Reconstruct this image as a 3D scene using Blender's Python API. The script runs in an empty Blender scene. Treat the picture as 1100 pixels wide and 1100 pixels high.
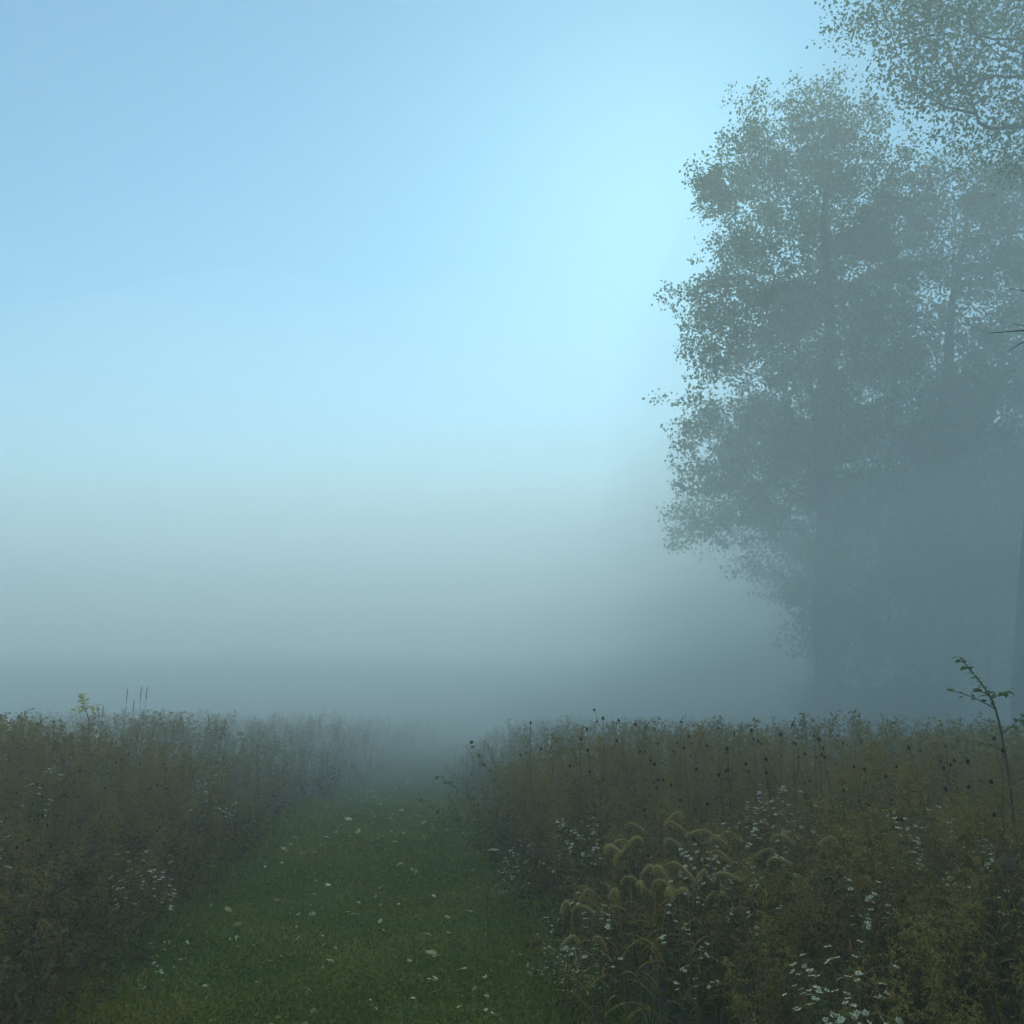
import bpy, math, random
import numpy as np
from mathutils import Vector, Matrix

C = bpy.context.scene.collection
sc = bpy.context.scene
R = math.radians
rng = np.random.default_rng(7)
random.seed(7)

# ------------------------------------------------------------------ camera
EYE = 1.6
FPX = 1034.0                       # focal length in pixels of an 1100 px frame
PITCH = math.atan((762 - 550) / FPX)
cam_d = bpy.data.cameras.new('camera')
cam_d.sensor_width = 36.0
cam_d.lens = 36.0 * FPX / 1100.0
cam_d.clip_start = 0.05
cam_d.clip_end = 2000.0
cam = bpy.data.objects.new('camera', cam_d)
cam.location = (0, 0, EYE)
cam.rotation_euler = (math.pi / 2 + PITCH, 0, 0)
C.objects.link(cam)
sc.camera = cam

# ------------------------------------------------------------------ sky, sun, exposure
SUN_EL, SUN_AZ = R(31), R(10)      # azimuth clockwise from the view direction (+Y)
world = bpy.data.worlds.new('World')
sc.world = world
world.use_nodes = True
wn = world.node_tree.nodes
wl = world.node_tree.links
wn.clear()
w_out = wn.new('ShaderNodeOutputWorld')
w_bg = wn.new('ShaderNodeBackground')
w_sky = wn.new('ShaderNodeTexSky')
w_sky.sky_type = 'NISHITA'
w_sky.sun_disc = False
w_sky.sun_elevation = SUN_EL
w_sky.sun_rotation = SUN_AZ
w_sky.altitude = 100
w_sky.air_density = 1.0
w_sky.dust_density = 0.22
w_sky.ozone_density = 3.0
w_mul = wn.new('ShaderNodeMix')
w_mul.data_type = 'RGBA'
w_mul.blend_type = 'MULTIPLY'
w_mul.inputs[0].default_value = 1.0
w_mul.inputs[7].default_value = (0.555, 0.99, 0.96, 1)
wl.new(w_sky.outputs[0], w_mul.inputs[6])
wl.new(w_mul.outputs[2], w_bg.inputs[0])
w_bg.inputs[1].default_value = 0.052
wl.new(w_bg.outputs[0], w_out.inputs[0])

sun_d = bpy.data.lights.new('sun', 'SUN')
sun_d.energy = 1.05
sun_d.angle = R(90)
sun_d.color = (0.86, 1.0, 0.89)
sun = bpy.data.objects.new('sun', sun_d)
sdir = Vector((math.sin(SUN_AZ) * math.cos(SUN_EL), math.cos(SUN_AZ) * math.cos(SUN_EL), math.sin(SUN_EL)))
sun.rotation_euler = sdir.to_track_quat('Z', 'Y').to_euler()
sun.location = sdir * 60
C.objects.link(sun)

vs = sc.view_settings
vs.view_transform = 'Standard'
vs.look = 'None'
vs.exposure = 1.6
vs.gamma = 1.0
vs.use_curve_mapping = False

sc.cycles.use_denoising = True
sc.cycles.max_bounces = 14
sc.cycles.diffuse_bounces = 3
sc.cycles.volume_bounces = 12
sc.cycles.transparent_max_bounces = 8

HAZE_DENSITY = 0.0085
HAZE_TOP = 33.0
MIST_DENSITY = 0.054
HAZE_COLOR = (0.984, 1.0, 0.985)

# ------------------------------------------------------------------ helpers
cP, sP = math.cos(PITCH), math.sin(PITCH)


def at(px, py, d):
    """world point seen at photo pixel (px, py), d metres ahead along +Y"""
    u = (px - 550) / FPX
    v = (550 - py) / FPX
    dy = cP - v * sP
    dz = sP + v * cP
    k = d / dy
    return np.array([u * k, d, EYE + dz * k])


def on_ground(px, py):
    u = (px - 550) / FPX
    v = (550 - py) / FPX
    dz = sP + v * cP
    k = -EYE / dz
    return np.array([u * k, (cP - v * sP) * k, 0.0])


def px_m(d):
    return d / FPX


class MB:
    """collects triangles with a per-vertex tint; builds ONE mesh"""

    def __init__(self):
        self.v, self.t, self.c, self.m, self.n = [], [], [], [], 0

    def add(self, V, T, tint=0.5, mat=0):
        V = np.asarray(V, float).reshape(-1, 3)
        T = np.asarray(T, int).reshape(-1, 3)
        self.v.append(V)
        self.t.append(T + self.n)
        self.c.append(np.full(len(V), tint) if np.isscalar(tint) else np.asarray(tint, float))
        self.m.append(np.full(len(T), mat, int))
        self.n += len(V)
        return self

    def arrays(self):
        return (np.concatenate(self.v), np.concatenate(self.t), np.concatenate(self.c), np.concatenate(self.m))

    def mesh(self, name, mats, smooth=False):
        V, T, c, m = self.arrays()
        me = bpy.data.meshes.new(name)
        me.vertices.add(len(V))
        me.vertices.foreach_set('co', V.astype(np.float32).ravel())
        me.loops.add(len(T) * 3)
        me.loops.foreach_set('vertex_index', T.astype(np.int32).ravel())
        me.polygons.add(len(T))
        me.polygons.foreach_set('loop_start', np.arange(0, len(T) * 3, 3, dtype=np.int32))
        me.polygons.foreach_set('material_index', m.astype(np.int32))
        if smooth:
            me.polygons.foreach_set('use_smooth', np.ones(len(T), bool))
        at_ = me.attributes.new('tint', 'FLOAT', 'POINT')
        at_.data.foreach_set('value', c.astype(np.float32))
        for mt in (mats if isinstance(mats, (list, tuple)) else [mats]):
            me.materials.append(mt)
        me.update(calc_edges=True)
        return me

    def build(self, name, mats, parent=None, smooth=False):
        o = bpy.data.objects.new(name, self.mesh(name, mats, smooth))
        C.objects.link(o)
        if parent is not None:
            o.parent = parent
        return o


def tag(o, label=None, cat=None, group=None, kind=None):
    if label:
        o['label'] = label
    if cat:
        o['category'] = cat
    if group:
        o['group'] = group
    if kind:
        o['kind'] = kind
    return o


def empty(name, loc=(0, 0, 0), rz=0.0, s=1.0):
    o = bpy.data.objects.new(name, None)
    o.empty_display_size = 0.1
    o.location = loc
    o.rotation_euler = (0, 0, rz)
    o.scale = (s, s, s)
    C.objects.link(o)
    return o


def copy_thing(o, parent=None):
    c = o.copy()
    C.objects.link(c)
    if parent is not None:
        c.parent = parent
    for ch in list(o.children):
        copy_thing(ch, c)
    return c


def unit(v):
    v = np.asarray(v, float)
    return v / (np.linalg.norm(v) + 1e-12)


def frame_of(d):
    d = unit(d)
    a = np.array([0, 0, 1.0]) if abs(d[2]) < 0.9 else np.array([1.0, 0, 0])
    x = unit(np.cross(a, d))
    return x, np.cross(d, x)


def tube(mb, pts, rad, n=4, tint=0.5, mat=0):
    pts = np.asarray(pts, float)
    k = len(pts)
    rad = np.full(k, rad) if np.isscalar(rad) else np.asarray(rad, float)
    ang = np.arange(n) * 2 * math.pi / n
    V = np.zeros((k, n, 3))
    x = None
    for i in range(k):
        d = pts[min(i + 1, k - 1)] - pts[max(i - 1, 0)]
        d = unit(d)
        if x is None:
            x, y = frame_of(d)
        else:
            x = unit(x - d * np.dot(x, d))
            y = np.cross(d, x)
        V[i] = pts[i] + rad[i] * (np.cos(ang)[:, None] * x + np.sin(ang)[:, None] * y)
    T = []
    for i in range(k - 1):
        for j in range(n):
            a, b = i * n + j, i * n + (j + 1) % n
            T += [(a, b, b + n), (a, b + n, a + n)]
    for j in range(1, n - 1):
        T.append(((k - 1) * n, (k - 1) * n + j, (k - 1) * n + j + 1))
    mb.add(V.reshape(-1, 3), T, tint, mat)


def blade(mb, base, d0, length, width, droop=0.5, nseg=3, tint=0.5, mat=0, shape='leaf', curl=0.0):
    """a leaf or grass blade bending down along its length"""
    d = unit(d0)
    side = np.cross(d, [0, 0, 1.0])
    if np.linalg.norm(side) < 1e-3:
        side = np.array([1.0, 0, 0])
    side = unit(side)
    a = random.uniform(-0.8, 0.8)
    up = np.cross(side, d)
    side = unit(side * math.cos(a) + up * math.sin(a))
    p = np.asarray(base, float).copy()
    L, V = length / nseg, []
    for i in range(nseg + 1):
        t = i / nseg
        w = (math.sin(math.pi * min(0.98, 0.12 + 0.88 * t) ** 0.8) if shape == 'leaf' else (1 - t) ** 0.7) * width * 0.5
        if i == nseg:
            V.append(p.copy())
        else:
            V += [p - side * w, p + side * w]
        d = unit(d + np.array([0, 0, -droop / nseg]) + side * curl / nseg)
        p = p + d * L
    T = []
    for i in range(nseg - 1):
        a = 2 * i
        T += [(a, a + 1, a + 3), (a, a + 3, a + 2)]
    a = 2 * (nseg - 1)
    T.append((a, a + 1, a + 2))
    mb.add(V, T, tint, mat)


def scatter_rhombs(P, size, tint, r=rng, aspect=0.6, updir=None):
    """small folded rhombus leaves at points P: returns V, T, tint arrays"""
    n = len(P)
    d = r.normal(size=(n, 3))
    if updir is not None:
        d += np.asarray(updir)
    d /= np.linalg.norm(d, axis=1)[:, None]
    e = r.normal(size=(n, 3))
    s = np.cross(d, e)
    s /= np.linalg.norm(s, axis=1)[:, None] + 1e-9
    nn = np.cross(s, d)
    sz = (size * r.uniform(0.65, 1.25, n))[:, None]
    w = sz * aspect * 0.5
    fold = nn * w * 0.45
    V = np.empty((n, 6, 3))
    V[:, 0] = P
    V[:, 1] = P + d * sz * 0.30 + s * w + fold
    V[:, 2] = P + d * sz * 0.68 + s * w * 0.72 + fold * 0.8
    V[:, 3] = P + d * sz
    V[:, 4] = P + d * sz * 0.68 - s * w * 0.72 + fold * 0.8
    V[:, 5] = P + d * sz * 0.30 - s * w + fold
    b = (np.arange(n) * 6)[:, None]
    tri = np.array([[0, 1, 2], [0, 2, 3], [0, 3, 4], [0, 4, 5]])
    T = (b[:, :, None] + tri[None]).reshape(-1, 3)
    return V.reshape(-1, 3), T, np.repeat(tint, 6)


# ------------------------------------------------------------------ materials
def new_mat(name):
    m = bpy.data.materials.new(name)
    m.use_nodes = True
    m.node_tree.nodes.clear()
    return m, m.node_tree.nodes, m.node_tree.links


def plant_mat(name, colors, rough=0.7, trans=0.25, objrand=0.45):
    m, N, L = new_mat(name)
    out = N.new('ShaderNodeOutputMaterial')
    a = N.new('ShaderNodeAttribute')
    a.attribute_name = 'tint'
    oi = N.new('ShaderNodeObjectInfo')
    mr = N.new('ShaderNodeMath'); mr.operation = 'SUBTRACT'; mr.inputs[1].default_value = 0.5
    L.new(oi.outputs['Random'], mr.inputs[0])
    mm = N.new('ShaderNodeMath'); mm.operation = 'MULTIPLY_ADD'; mm.inputs[1].default_value = objrand
    L.new(mr.outputs[0], mm.inputs[0]); L.new(a.outputs['Fac'], mm.inputs[2])
    cr = N.new('ShaderNodeValToRGB')
    el = cr.color_ramp.elements
    while len(el) < len(colors):
        el.new(0.5)
    for i, c in enumerate(colors):
        el[i].position = i / (len(colors) - 1)
        el[i].color = (*c, 1)
    L.new(mm.outputs[0], cr.inputs[0])
    p = N.new('ShaderNodeBsdfPrincipled')
    p.inputs['Roughness'].default_value = rough
    p.inputs['Specular IOR Level'].default_value = 0.12
    L.new(cr.outputs[0], p.inputs['Base Color'])
    if trans > 0:
        tr = N.new('ShaderNodeBsdfTranslucent')
        L.new(cr.outputs[0], tr.inputs[0])
        mx = N.new('ShaderNodeMixShader'); mx.inputs[0].default_value = trans
        L.new(p.outputs[0], mx.inputs[1]); L.new(tr.outputs[0], mx.inputs[2])
        L.new(mx.outputs[0], out.inputs[0])
    else:
        L.new(p.outputs[0], out.inputs[0])
    return m


def noise_mat(name, colors, scale, rough=0.9, bump=0.0, detail=6):
    m, N, L = new_mat(name)
    out = N.new('ShaderNodeOutputMaterial')
    tc = N.new('ShaderNodeTexCoord')
    nz = N.new('ShaderNodeTexNoise')
    nz.inputs['Scale'].default_value = scale
    nz.inputs['Detail'].default_value = detail
    nz.inputs['Roughness'].default_value = 0.65
    L.new(tc.outputs['Object'], nz.inputs['Vector'])
    cr = N.new('ShaderNodeValToRGB')
    el = cr.color_ramp.elements
    while len(el) < len(colors):
        el.new(0.5)
    for i, c in enumerate(colors):
        el[i].position = 0.3 + 0.4 * i / (len(colors) - 1)
        el[i].color = (*c, 1)
    L.new(nz.outputs['Fac'], cr.inputs[0])
    p = N.new('ShaderNodeBsdfPrincipled')
    p.inputs['Roughness'].default_value = rough
    p.inputs['Specular IOR Level'].default_value = 0.2
    L.new(cr.outputs[0], p.inputs['Base Color'])
    if bump:
        bp = N.new('ShaderNodeBump'); bp.inputs['Strength'].default_value = bump; bp.inputs['Distance'].default_value = 0.05
        L.new(nz.outputs['Fac'], bp.inputs['Height']); L.new(bp.outputs[0], p.inputs['Normal'])
    L.new(p.outputs[0], out.inputs[0])
    return m


M_STEM = plant_mat('dry_stem', [(0.09, 0.066, 0.033), (0.16, 0.12, 0.06), (0.24, 0.185, 0.10)], trans=0)
M_LEAF = plant_mat('weed_leaf', [(0.095, 0.086, 0.013), (0.153, 0.118, 0.019), (0.224, 0.127, 0.027), (0.283, 0.138, 0.034)])
M_PLUME = plant_mat('seed_plume', [(0.210, 0.142, 0.038), (0.325, 0.225, 0.064), (0.441, 0.311, 0.094)])
M_GREEN = plant_mat('green_leaf', [(0.045, 0.083, 0.018), (0.075, 0.128, 0.026), (0.135, 0.173, 0.035)])
M_BLADE = plant_mat('meadow_blade', [(0.105, 0.109, 0.014), (0.174, 0.140, 0.023), (0.296, 0.198, 0.042), (0.417, 0.273, 0.066)])
M_TURF = plant_mat('turf_blade', [(0.085, 0.124, 0.012), (0.130, 0.167, 0.015), (0.199, 0.180, 0.018), (0.345, 0.244, 0.044)], objrand=0)
M_FOX = plant_mat('foxtail_head', [(0.340, 0.230, 0.079), (0.480, 0.340, 0.130), (0.600, 0.442, 0.187)])
M_DARK = plant_mat('dark_seed_head', [(0.018, 0.013, 0.010), (0.035, 0.026, 0.018)], trans=0)
M_UNDER = plant_mat('shaded_undergrowth_leaf', [(0.039, 0.036, 0.007), (0.059, 0.046, 0.010), (0.083, 0.053, 0.013), (0.118, 0.072, 0.020)])  # weed leaf tones darkened: deep shade between the near plants put into the colour
M_WHITE = plant_mat('white_petal', [(0.700, 0.647, 0.450), (0.840, 0.784, 0.576)], trans=0.2)
M_YEL = plant_mat('flower_centre', [(0.45, 0.33, 0.06), (0.35, 0.22, 0.05)], trans=0)
M_MAUVE = plant_mat('faded_mauve', [(0.18, 0.14, 0.095), (0.26, 0.21, 0.16)])
M_FALL = plant_mat('fallen_leaf', [(0.357, 0.244, 0.099), (0.617, 0.490, 0.219), (0.825, 0.707, 0.377)], objrand=0.7)
M_TREE = plant_mat('tree_leaf', [(0.049, 0.129, 0.018), (0.073, 0.181, 0.025), (0.106, 0.220, 0.032)], trans=0.35)
M_SHRUB = plant_mat('shrub_leaf', [(0.099, 0.228, 0.013), (0.151, 0.292, 0.017), (0.218, 0.326, 0.022)], trans=0.3)
M_SAPL = plant_mat('sapling_leaf', [(0.063, 0.119, 0.022), (0.098, 0.175, 0.030), (0.140, 0.210, 0.040)], trans=0.35)
M_YSAP = plant_mat('yellowing_leaf', [(0.358, 0.384, 0.066), (0.563, 0.528, 0.092), (0.768, 0.648, 0.119)], trans=0.35)
M_BARK = noise_mat('bark', [(0.035, 0.028, 0.022), (0.075, 0.062, 0.05), (0.11, 0.095, 0.078)], 9, bump=0.7)
M_SOIL = noise_mat('meadow_soil', [(0.022, 0.018, 0.011), (0.040, 0.034, 0.019), (0.055, 0.052, 0.026)], 1.3)
M_PATH = noise_mat('path_turf', [(0.036, 0.050, 0.014), (0.050, 0.070, 0.019), (0.065, 0.066, 0.024)], 2.2, bump=0.4)

# ------------------------------------------------------------------ ground and path
PY = np.array([-6, 0, 2, 5.4, 7.6, 10, 12.8, 16.3, 20, 25.6, 33, 42, 52, 64, 80])
PL = np.array([-1.9, -1.9, -1.95, -2.12, -2.5, -2.8, -3.12, -3.22, -3.25, -3.4, -3.6, -3.4, -2.4, -0.2, 4.0])
PR = np.array([0.75, 0.7, 0.55, 0.36, 0.22, -0.05, -0.45, -0.85, -1.15, -1.5, -1.6, -1.1, 0.3, 2.7, 7.2])


def pl(y): return np.interp(y, PY, PL)
def pr(y): return np.interp(y, PY, PR)


def on_path(x, y, m=0.0):
    return (x > pl(y) - m) & (x < pr(y) + m) & (y < 80)


def vnoise(x, y, s, seed=0):
    """smooth value noise 0..1"""
    x = np.asarray(x, float) / s; y = np.asarray(y, float) / s
    xi, yi = np.floor(x).astype(int), np.floor(y).astype(int)
    fx, fy = x - xi, y - yi
    fx, fy = fx * fx * (3 - 2 * fx), fy * fy * (3 - 2 * fy)
    def h(i, j):
        n = (i * 374761393 + j * 668265263 + seed * 1442695041) & 0xffffffff
        n = ((n ^ (n >> 13)) * 1274126177) & 0xffffffff
        return ((n ^ (n >> 16)) & 0xffff) / 65535.0
    return (h(xi, yi) * (1 - fx) + h(xi + 1, yi) * fx) * (1 - fy) + (h(xi, yi + 1) * (1 - fx) + h(xi + 1, yi + 1) * fx) * fy


def sheet(xs, ys, fz):
    X, Y = np.meshgrid(xs, ys)
    V = np.stack([X, Y, fz(X, Y)], -1).reshape(-1, 3)
    nx, ny = len(xs), len(ys)
    i, j = np.meshgrid(np.arange(nx - 1), np.arange(ny - 1))
    a = (j * nx + i).ravel()
    T = np.concatenate([np.stack([a, a + 1, a + nx + 1], 1), np.stack([a, a + nx + 1, a + nx], 1)])
    return V, T


mb = MB()
g = np.concatenate([np.linspace(-380, -30, 15), np.linspace(-28, 28, 29), np.linspace(30, 380, 15)])
V, T = sheet(g, g, lambda x, y: np.zeros_like(x) - 0.004)
mb.add(V, T)
tag(mb.build('ground', M_SOIL), 'dark thatchy soil under the foggy meadow', 'ground', kind='structure')

mb = MB()
ys = np.linspace(-5.5, 79, 170)
V, T = [], []
for k, y in enumerate(ys):
    for j in range(9):
        f = j / 8
        V.append((pl(y) + (pr(y) - pl(y)) * f, y, 0.0))
for k in range(len(ys) - 1):
    for j in range(8):
        a = k * 9 + j
        T += [(a, a + 1, a + 10), (a, a + 10, a + 9)]
mb.add(V, T)
tag(mb.build('path', M_PATH), 'mown green grass path leading through the meadow into the fog', 'path', kind='structure')


# mown turf: real blades all over the path
def turf(n, y0, y1, hmin, hmax, width, seed, power=1.0, edge=0.25):
    r = np.random.default_rng(seed)
    y = y0 + (y1 - y0) * r.random(n) ** power
    f = r.random(n)
    x = pl(y) - edge + (pr(y) - pl(y) + 2 * edge) * f
    patch = vnoise(x, y, 0.55, 3) * 0.6 + vnoise(x, y, 1.9, 5) * 0.4
    dry = vnoise(x, y, 0.8, 11)
    h = r.uniform(hmin, hmax, n) * (0.6 + 0.9 * patch)
    # longer unmown fringe at the sides of the path
    e = np.minimum(x - pl(y), pr(y) - x)
    h *= 1 + 2.2 * np.clip(0.35 - e, 0, 0.6) / 0.6
    a = r.uniform(0, 2 * math.pi, n)
    lean = r.uniform(0.3, 2.4, n)
    side = np.stack([np.cos(a + 1.57), np.sin(a + 1.57), np.zeros(n)], 1)
    d = np.stack([np.cos(a) * lean, np.sin(a) * lean, np.ones(n)], 1)
    d /= np.linalg.norm(d, axis=1)[:, None]
    B = np.stack([x, y, np.zeros(n)], 1)
    w = (width * r.uniform(0.6, 1.5, n))[:, None] * 0.5
    hh = h[:, None]
    V = np.empty((n, 5, 3))
    V[:, 0] = B - side * w
    V[:, 1] = B + side * w
    mid = B + d * hh * 0.55
    V[:, 2] = mid - side * w * 0.8
    V[:, 3] = mid + side * w * 0.8
    d2 = d + np.array([0, 0, -0.55]) * lean[:, None]
    d2 /= np.linalg.norm(d2, axis=1)[:, None]
    V[:, 4] = mid + d2 * hh * 0.5
    b = (np.arange(n) * 5)[:, None, None]
    tri = np.array([[0, 1, 3], [0, 3, 2], [2, 3, 4]])
    T = (b + tri[None]).reshape(-1, 3)
    tint = np.clip(0.05 + 0.6 * patch + 0.4 * (r.random(n) - 0.5) + np.where(r.random(n) < 0.55 * np.clip(dry - .35, 0, 1) + 0.04, 0.5, 0), 0, 1)
    return V.reshape(-1, 3), T, np.repeat(tint, 5)


mb = MB()
mb.add(*turf(120000, 3.6, 9.5, 0.016, 0.055, 0.0080, 1, 1.1))
mb.add(*turf(90000, 9.5, 20, 0.03, 0.08, 0.013, 2, 1.2))
mb.add(*turf(60000, 20, 60, 0.04, 0.08, 0.020, 3, 1.4))
# low clover-like leaves and dead bits between the blades
for n_, y0_, y1_, sz_ in ((42000, 3.6, 9.5, .021), (26000, 9.5, 20, .034)):
    yy = y0_ + (y1_ - y0_) * rng.random(n_) ** 1.15
    xx = pl(yy) - .15 + (pr(yy) - pl(yy) + .3) * rng.random(n_)
    kp = rng.random(n_) < .15 + .85 * np.clip((vnoise(xx, yy, .5, 61) - .38) * 3.2, 0, 1)
    P_ = np.stack([xx, yy, rng.uniform(.012, .05, n_)], 1)[kp]
    t_ = np.where(rng.random(len(P_)) < .10, rng.uniform(.8, 1, len(P_)), rng.uniform(0, .5, len(P_)))
    mb.add(*scatter_rhombs(P_, sz_, t_, rng, .8))
tag(mb.build('mown_grass', M_TURF), 'short mown green grass covering the path', 'grass', kind='stuff')


# ------------------------------------------------------------------ meadow plants: templates
def goldenrod(seed, lod=False):
    random.seed(seed)
    r = np.random.default_rng(seed)
    st, lf, pm = MB(), MB(), MB()
    H = 1.0
    az = random.uniform(0, 6.28)
    lean = random.uniform(0.02, 0.22)
    def p_(t):
        return np.array([math.cos(az) * lean * t ** 1.8, math.sin(az) * lean * t ** 1.8, H * t])
    pts = [p_(t) for t in np.linspace(0, 1, 4 if lod else 7)]
    k_ = len(pts) - (1 if lod else 2)
    rad_ = np.linspace(0.006, 0.0022, len(pts)) * (1.0 if lod else 1)
    tube(st, pts[:k_], rad_[:k_], 3, 0.5)
    tube(pm, [p_(t) for t in np.linspace(0.66, 1.0, 4)], rad_[-4:], 3, 0.25)
    nl = 20 if lod else 46
    for i in range(nl):
        t = 0.10 + 0.80 * (i + random.random()) / nl
        a = i * 2.4 + random.uniform(-.4, .4)
        el = random.uniform(-0.1, 0.7)
        L = random.uniform(0.06, 0.125) * (1.15 - 0.5 * t) * (1.4 if lod else 1)
        blade(lf, p_(t), (math.cos(a), math.sin(a), el), L, random.uniform(0.010, 0.018) * (1.7 if lod else 1),
              random.uniform(0.6, 1.9), 2 if lod else 3, np.clip(random.gauss(0.45 + 0.3 * (0.6 - t), 0.16), 0, 1))
    nb = 6 if lod else 11
    for i in range(nb):
        t = 0.74 + 0.26 * (i + random.random() * .6) / nb
        a = i * 2.4 + random.uniform(-.5, .5)
        b = p_(min(t, 1.0))
        L = random.uniform(0.10, 0.20) * (1.25 - (t - 0.74) * 3.0)
        d = unit((math.cos(a), math.sin(a), random.uniform(0.5, 1.2)))
        q = [b]
        for k in range(4):
            q.append(q[-1] + d * L / 4)
            d = unit(d + np.array([math.cos(a) * .15, math.sin(a) * .15, -0.42]))
        if not lod:
            tube(pm, q, np.linspace(0.0018, 0.0008, 5), 3, 0.3)
        nf = 5 if lod else 18
        s = r.random(nf) * 4
        P = np.array([q[int(v)] + (q[min(int(v) + 1, 4)] - q[int(v)]) * (v - int(v)) for v in s]) + r.normal(0, 0.008, (nf, 3))
        pm.add(*scatter_rhombs(P, 0.042 if lod else 0.019, np.clip(r.normal(0.5, 0.2, nf), 0, 1), r, 0.5))
    return {'stem': st, 'leaves': lf, 'seed_plume': pm}


def aster(seed, lod=False, nfl=26):
    random.seed(seed)
    r = np.random.default_rng(seed)
    st, lf = MB(), MB()
    fl = []
    az = random.uniform(0, 6.28)
    lean = random.uniform(0.05, 0.3)
    def p_(t):
        return np.array([math.cos(az) * lean * t ** 1.7, math.sin(az) * lean * t ** 1.7, t])
    pts = [p_(t) for t in np.linspace(0, 0.9, 6)]
    tube(st, pts, np.linspace(0.005, 0.002, 6), 3, 0.4)
    nb = 9
    for i in range(nb):
        t = 0.45 + 0.45 * i / nb
        a = i * 2.4 + random.uniform(-.4, .4)
        d = unit((math.cos(a), math.sin(a), random.uniform(0.7, 1.5)))
        q = [p_(t)]
        L = random.uniform(0.18, 0.34) * (1.25 - 0.6 * t)
        for k in range(4):
            q.append(q[-1] + d * L / 4)
            d = unit(d + r.normal(0, .12, 3) + np.array([0, 0, 0.08]))
        tube(st, q, np.linspace(0.002, 0.001, 5), 3, 0.45)
        for k in range(5):
            v = random.uniform(0.4, 3.9)
            b = q[int(v)]
            blade(lf, b, (random.uniform(-1, 1), random.uniform(-1, 1), .4), random.uniform(.025, .05), .008, .8, 2, random.gauss(.4, .15))
        fl.append((q[-1], d))
        for k in range(random.randint(1, 3)):
            b = q[random.randint(2, 4)]
            dd = unit(d + r.normal(0, .5, 3) + np.array([0, 0, .3]))
            e = b + dd * random.uniform(.03, .08)
            tube(st, [b, e], [.001, .0007], 3, .45)
            fl.append((e, dd))
    for i in range(26):
        t = 0.1 + 0.7 * i / 26
        a = i * 2.4
        blade(lf, p_(t), (math.cos(a), math.sin(a), .3), random.uniform(.05, .1), .013, 1.2, 3, random.gauss(.4, .16))
    random.shuffle(fl)
    return {'stem': st, 'leaves': lf}, fl[:nfl]


def flower_mb(mb, P, D, rad, petal=0, centre=1, tint=0.6, nr=9, rs=None):
    """one small daisy-like flower"""
    D = unit(D)
    x, y = frame_of(D)
    V, T = [P + D * rad * 0.05], []
    for k in range(nr):
        a = 2 * math.pi * k / nr + random.uniform(-.12, .12)
        rr = rad * random.uniform(0.82, 1.1)
        for da, q in ((-0.24, 0.75), (0.0, 1.0), (0.24, 0.75)):
            V.append(P + (x * math.cos(a + da) + y * math.sin(a + da)) * rr * q + D * rr * random.uniform(-.12, .2))
        b = 1 + 3 * k
        T += [(0, b, b + 1), (0, b + 1, b + 2)]
    mb.add(V, T, tint, petal)
    # raised centre button
    V = [P + D * rad * 0.28]
    for k in range(6):
        a = k * math.pi / 3
        V.append(P + D * rad * 0.12 + (x * math.cos(a) + y * math.sin(a)) * rad * 0.32)
    T = [(0, 1 + k, 1 + (k + 1) % 6) for k in range(6)]
    mb.add(V, T, 0.5, centre)


def foxtail(seed):
    random.seed(seed)
    r = np.random.default_rng(seed)
    st, lf, hd = MB(), MB(), MB()
    az = random.uniform(0, 6.28)
    lean = random.uniform(0.02, 0.15)
    ax = np.array([math.cos(az), math.sin(az), 0])
    pts = [ax * lean * t ** 2 + np.array([0, 0, t]) for t in np.linspace(0, 0.86, 6)]
    d = unit(pts[-1] - pts[-2])
    p = pts[-1].copy()
    hp = []
    hook = random.uniform(0.55, 1.15)
    size = random.uniform(.15, .23)
    n = 13
    for k in range(n):
        hp.append(p.copy())
        p = p + d * size / n
        bend = (0.42 if k < 6 else 0.10) * hook
        d = unit(d + ax * bend * 0.75 + np.array([0, 0, -bend * 0.95]))
    tube(st, pts + hp[:2], np.linspace(0.0032, 0.0016, 8), 3, 0.6)
    hr = np.sin(np.linspace(0.25, 2.95, n)) ** 0.5 * 0.0085
    tube(hd, hp, hr, 6, 0.45)
    nb = 460
    i = r.integers(0, n - 1, nb)
    f = r.random(nb)[:, None]
    hpA = np.array(hp)
    P = hpA[i] * (1 - f) + hpA[i + 1] * f
    ddir = hpA[np.minimum(i + 1, n - 1)] - hpA[i]
    ddir /= np.linalg.norm(ddir, axis=1)[:, None]
    o = r.normal(size=(nb, 3))
    o -= ddir * np.sum(o * ddir, 1)[:, None]
    o /= np.linalg.norm(o, axis=1)[:, None]
    P0 = P + o * hr[i][:, None] * 0.8
    P1 = P0 + (o + ddir * 0.8) * r.uniform(.008, .016, nb)[:, None]
    s = np.cross(o, ddir) * 0.0017
    V = np.stack([P0 - s, P0 + s, P1], 1).reshape(-1, 3)
    hd.add(V, np.arange(nb * 3).reshape(-1, 3), np.repeat(r.uniform(.4, 1, nb), 3))
    for k in range(6):
        t = random.uniform(0.08, 0.65)
        a = random.uniform(0, 6.28)
        blade(lf, ax * lean * t ** 2 + np.array([0, 0, t]), (math.cos(a), math.sin(a), 1.6), random.uniform(.22, .38), .011,
              1.9, 6, random.gauss(.55, .18), shape='grass')
    return {'stem': st, 'leaves': lf, 'seed_head': hd}


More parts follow.
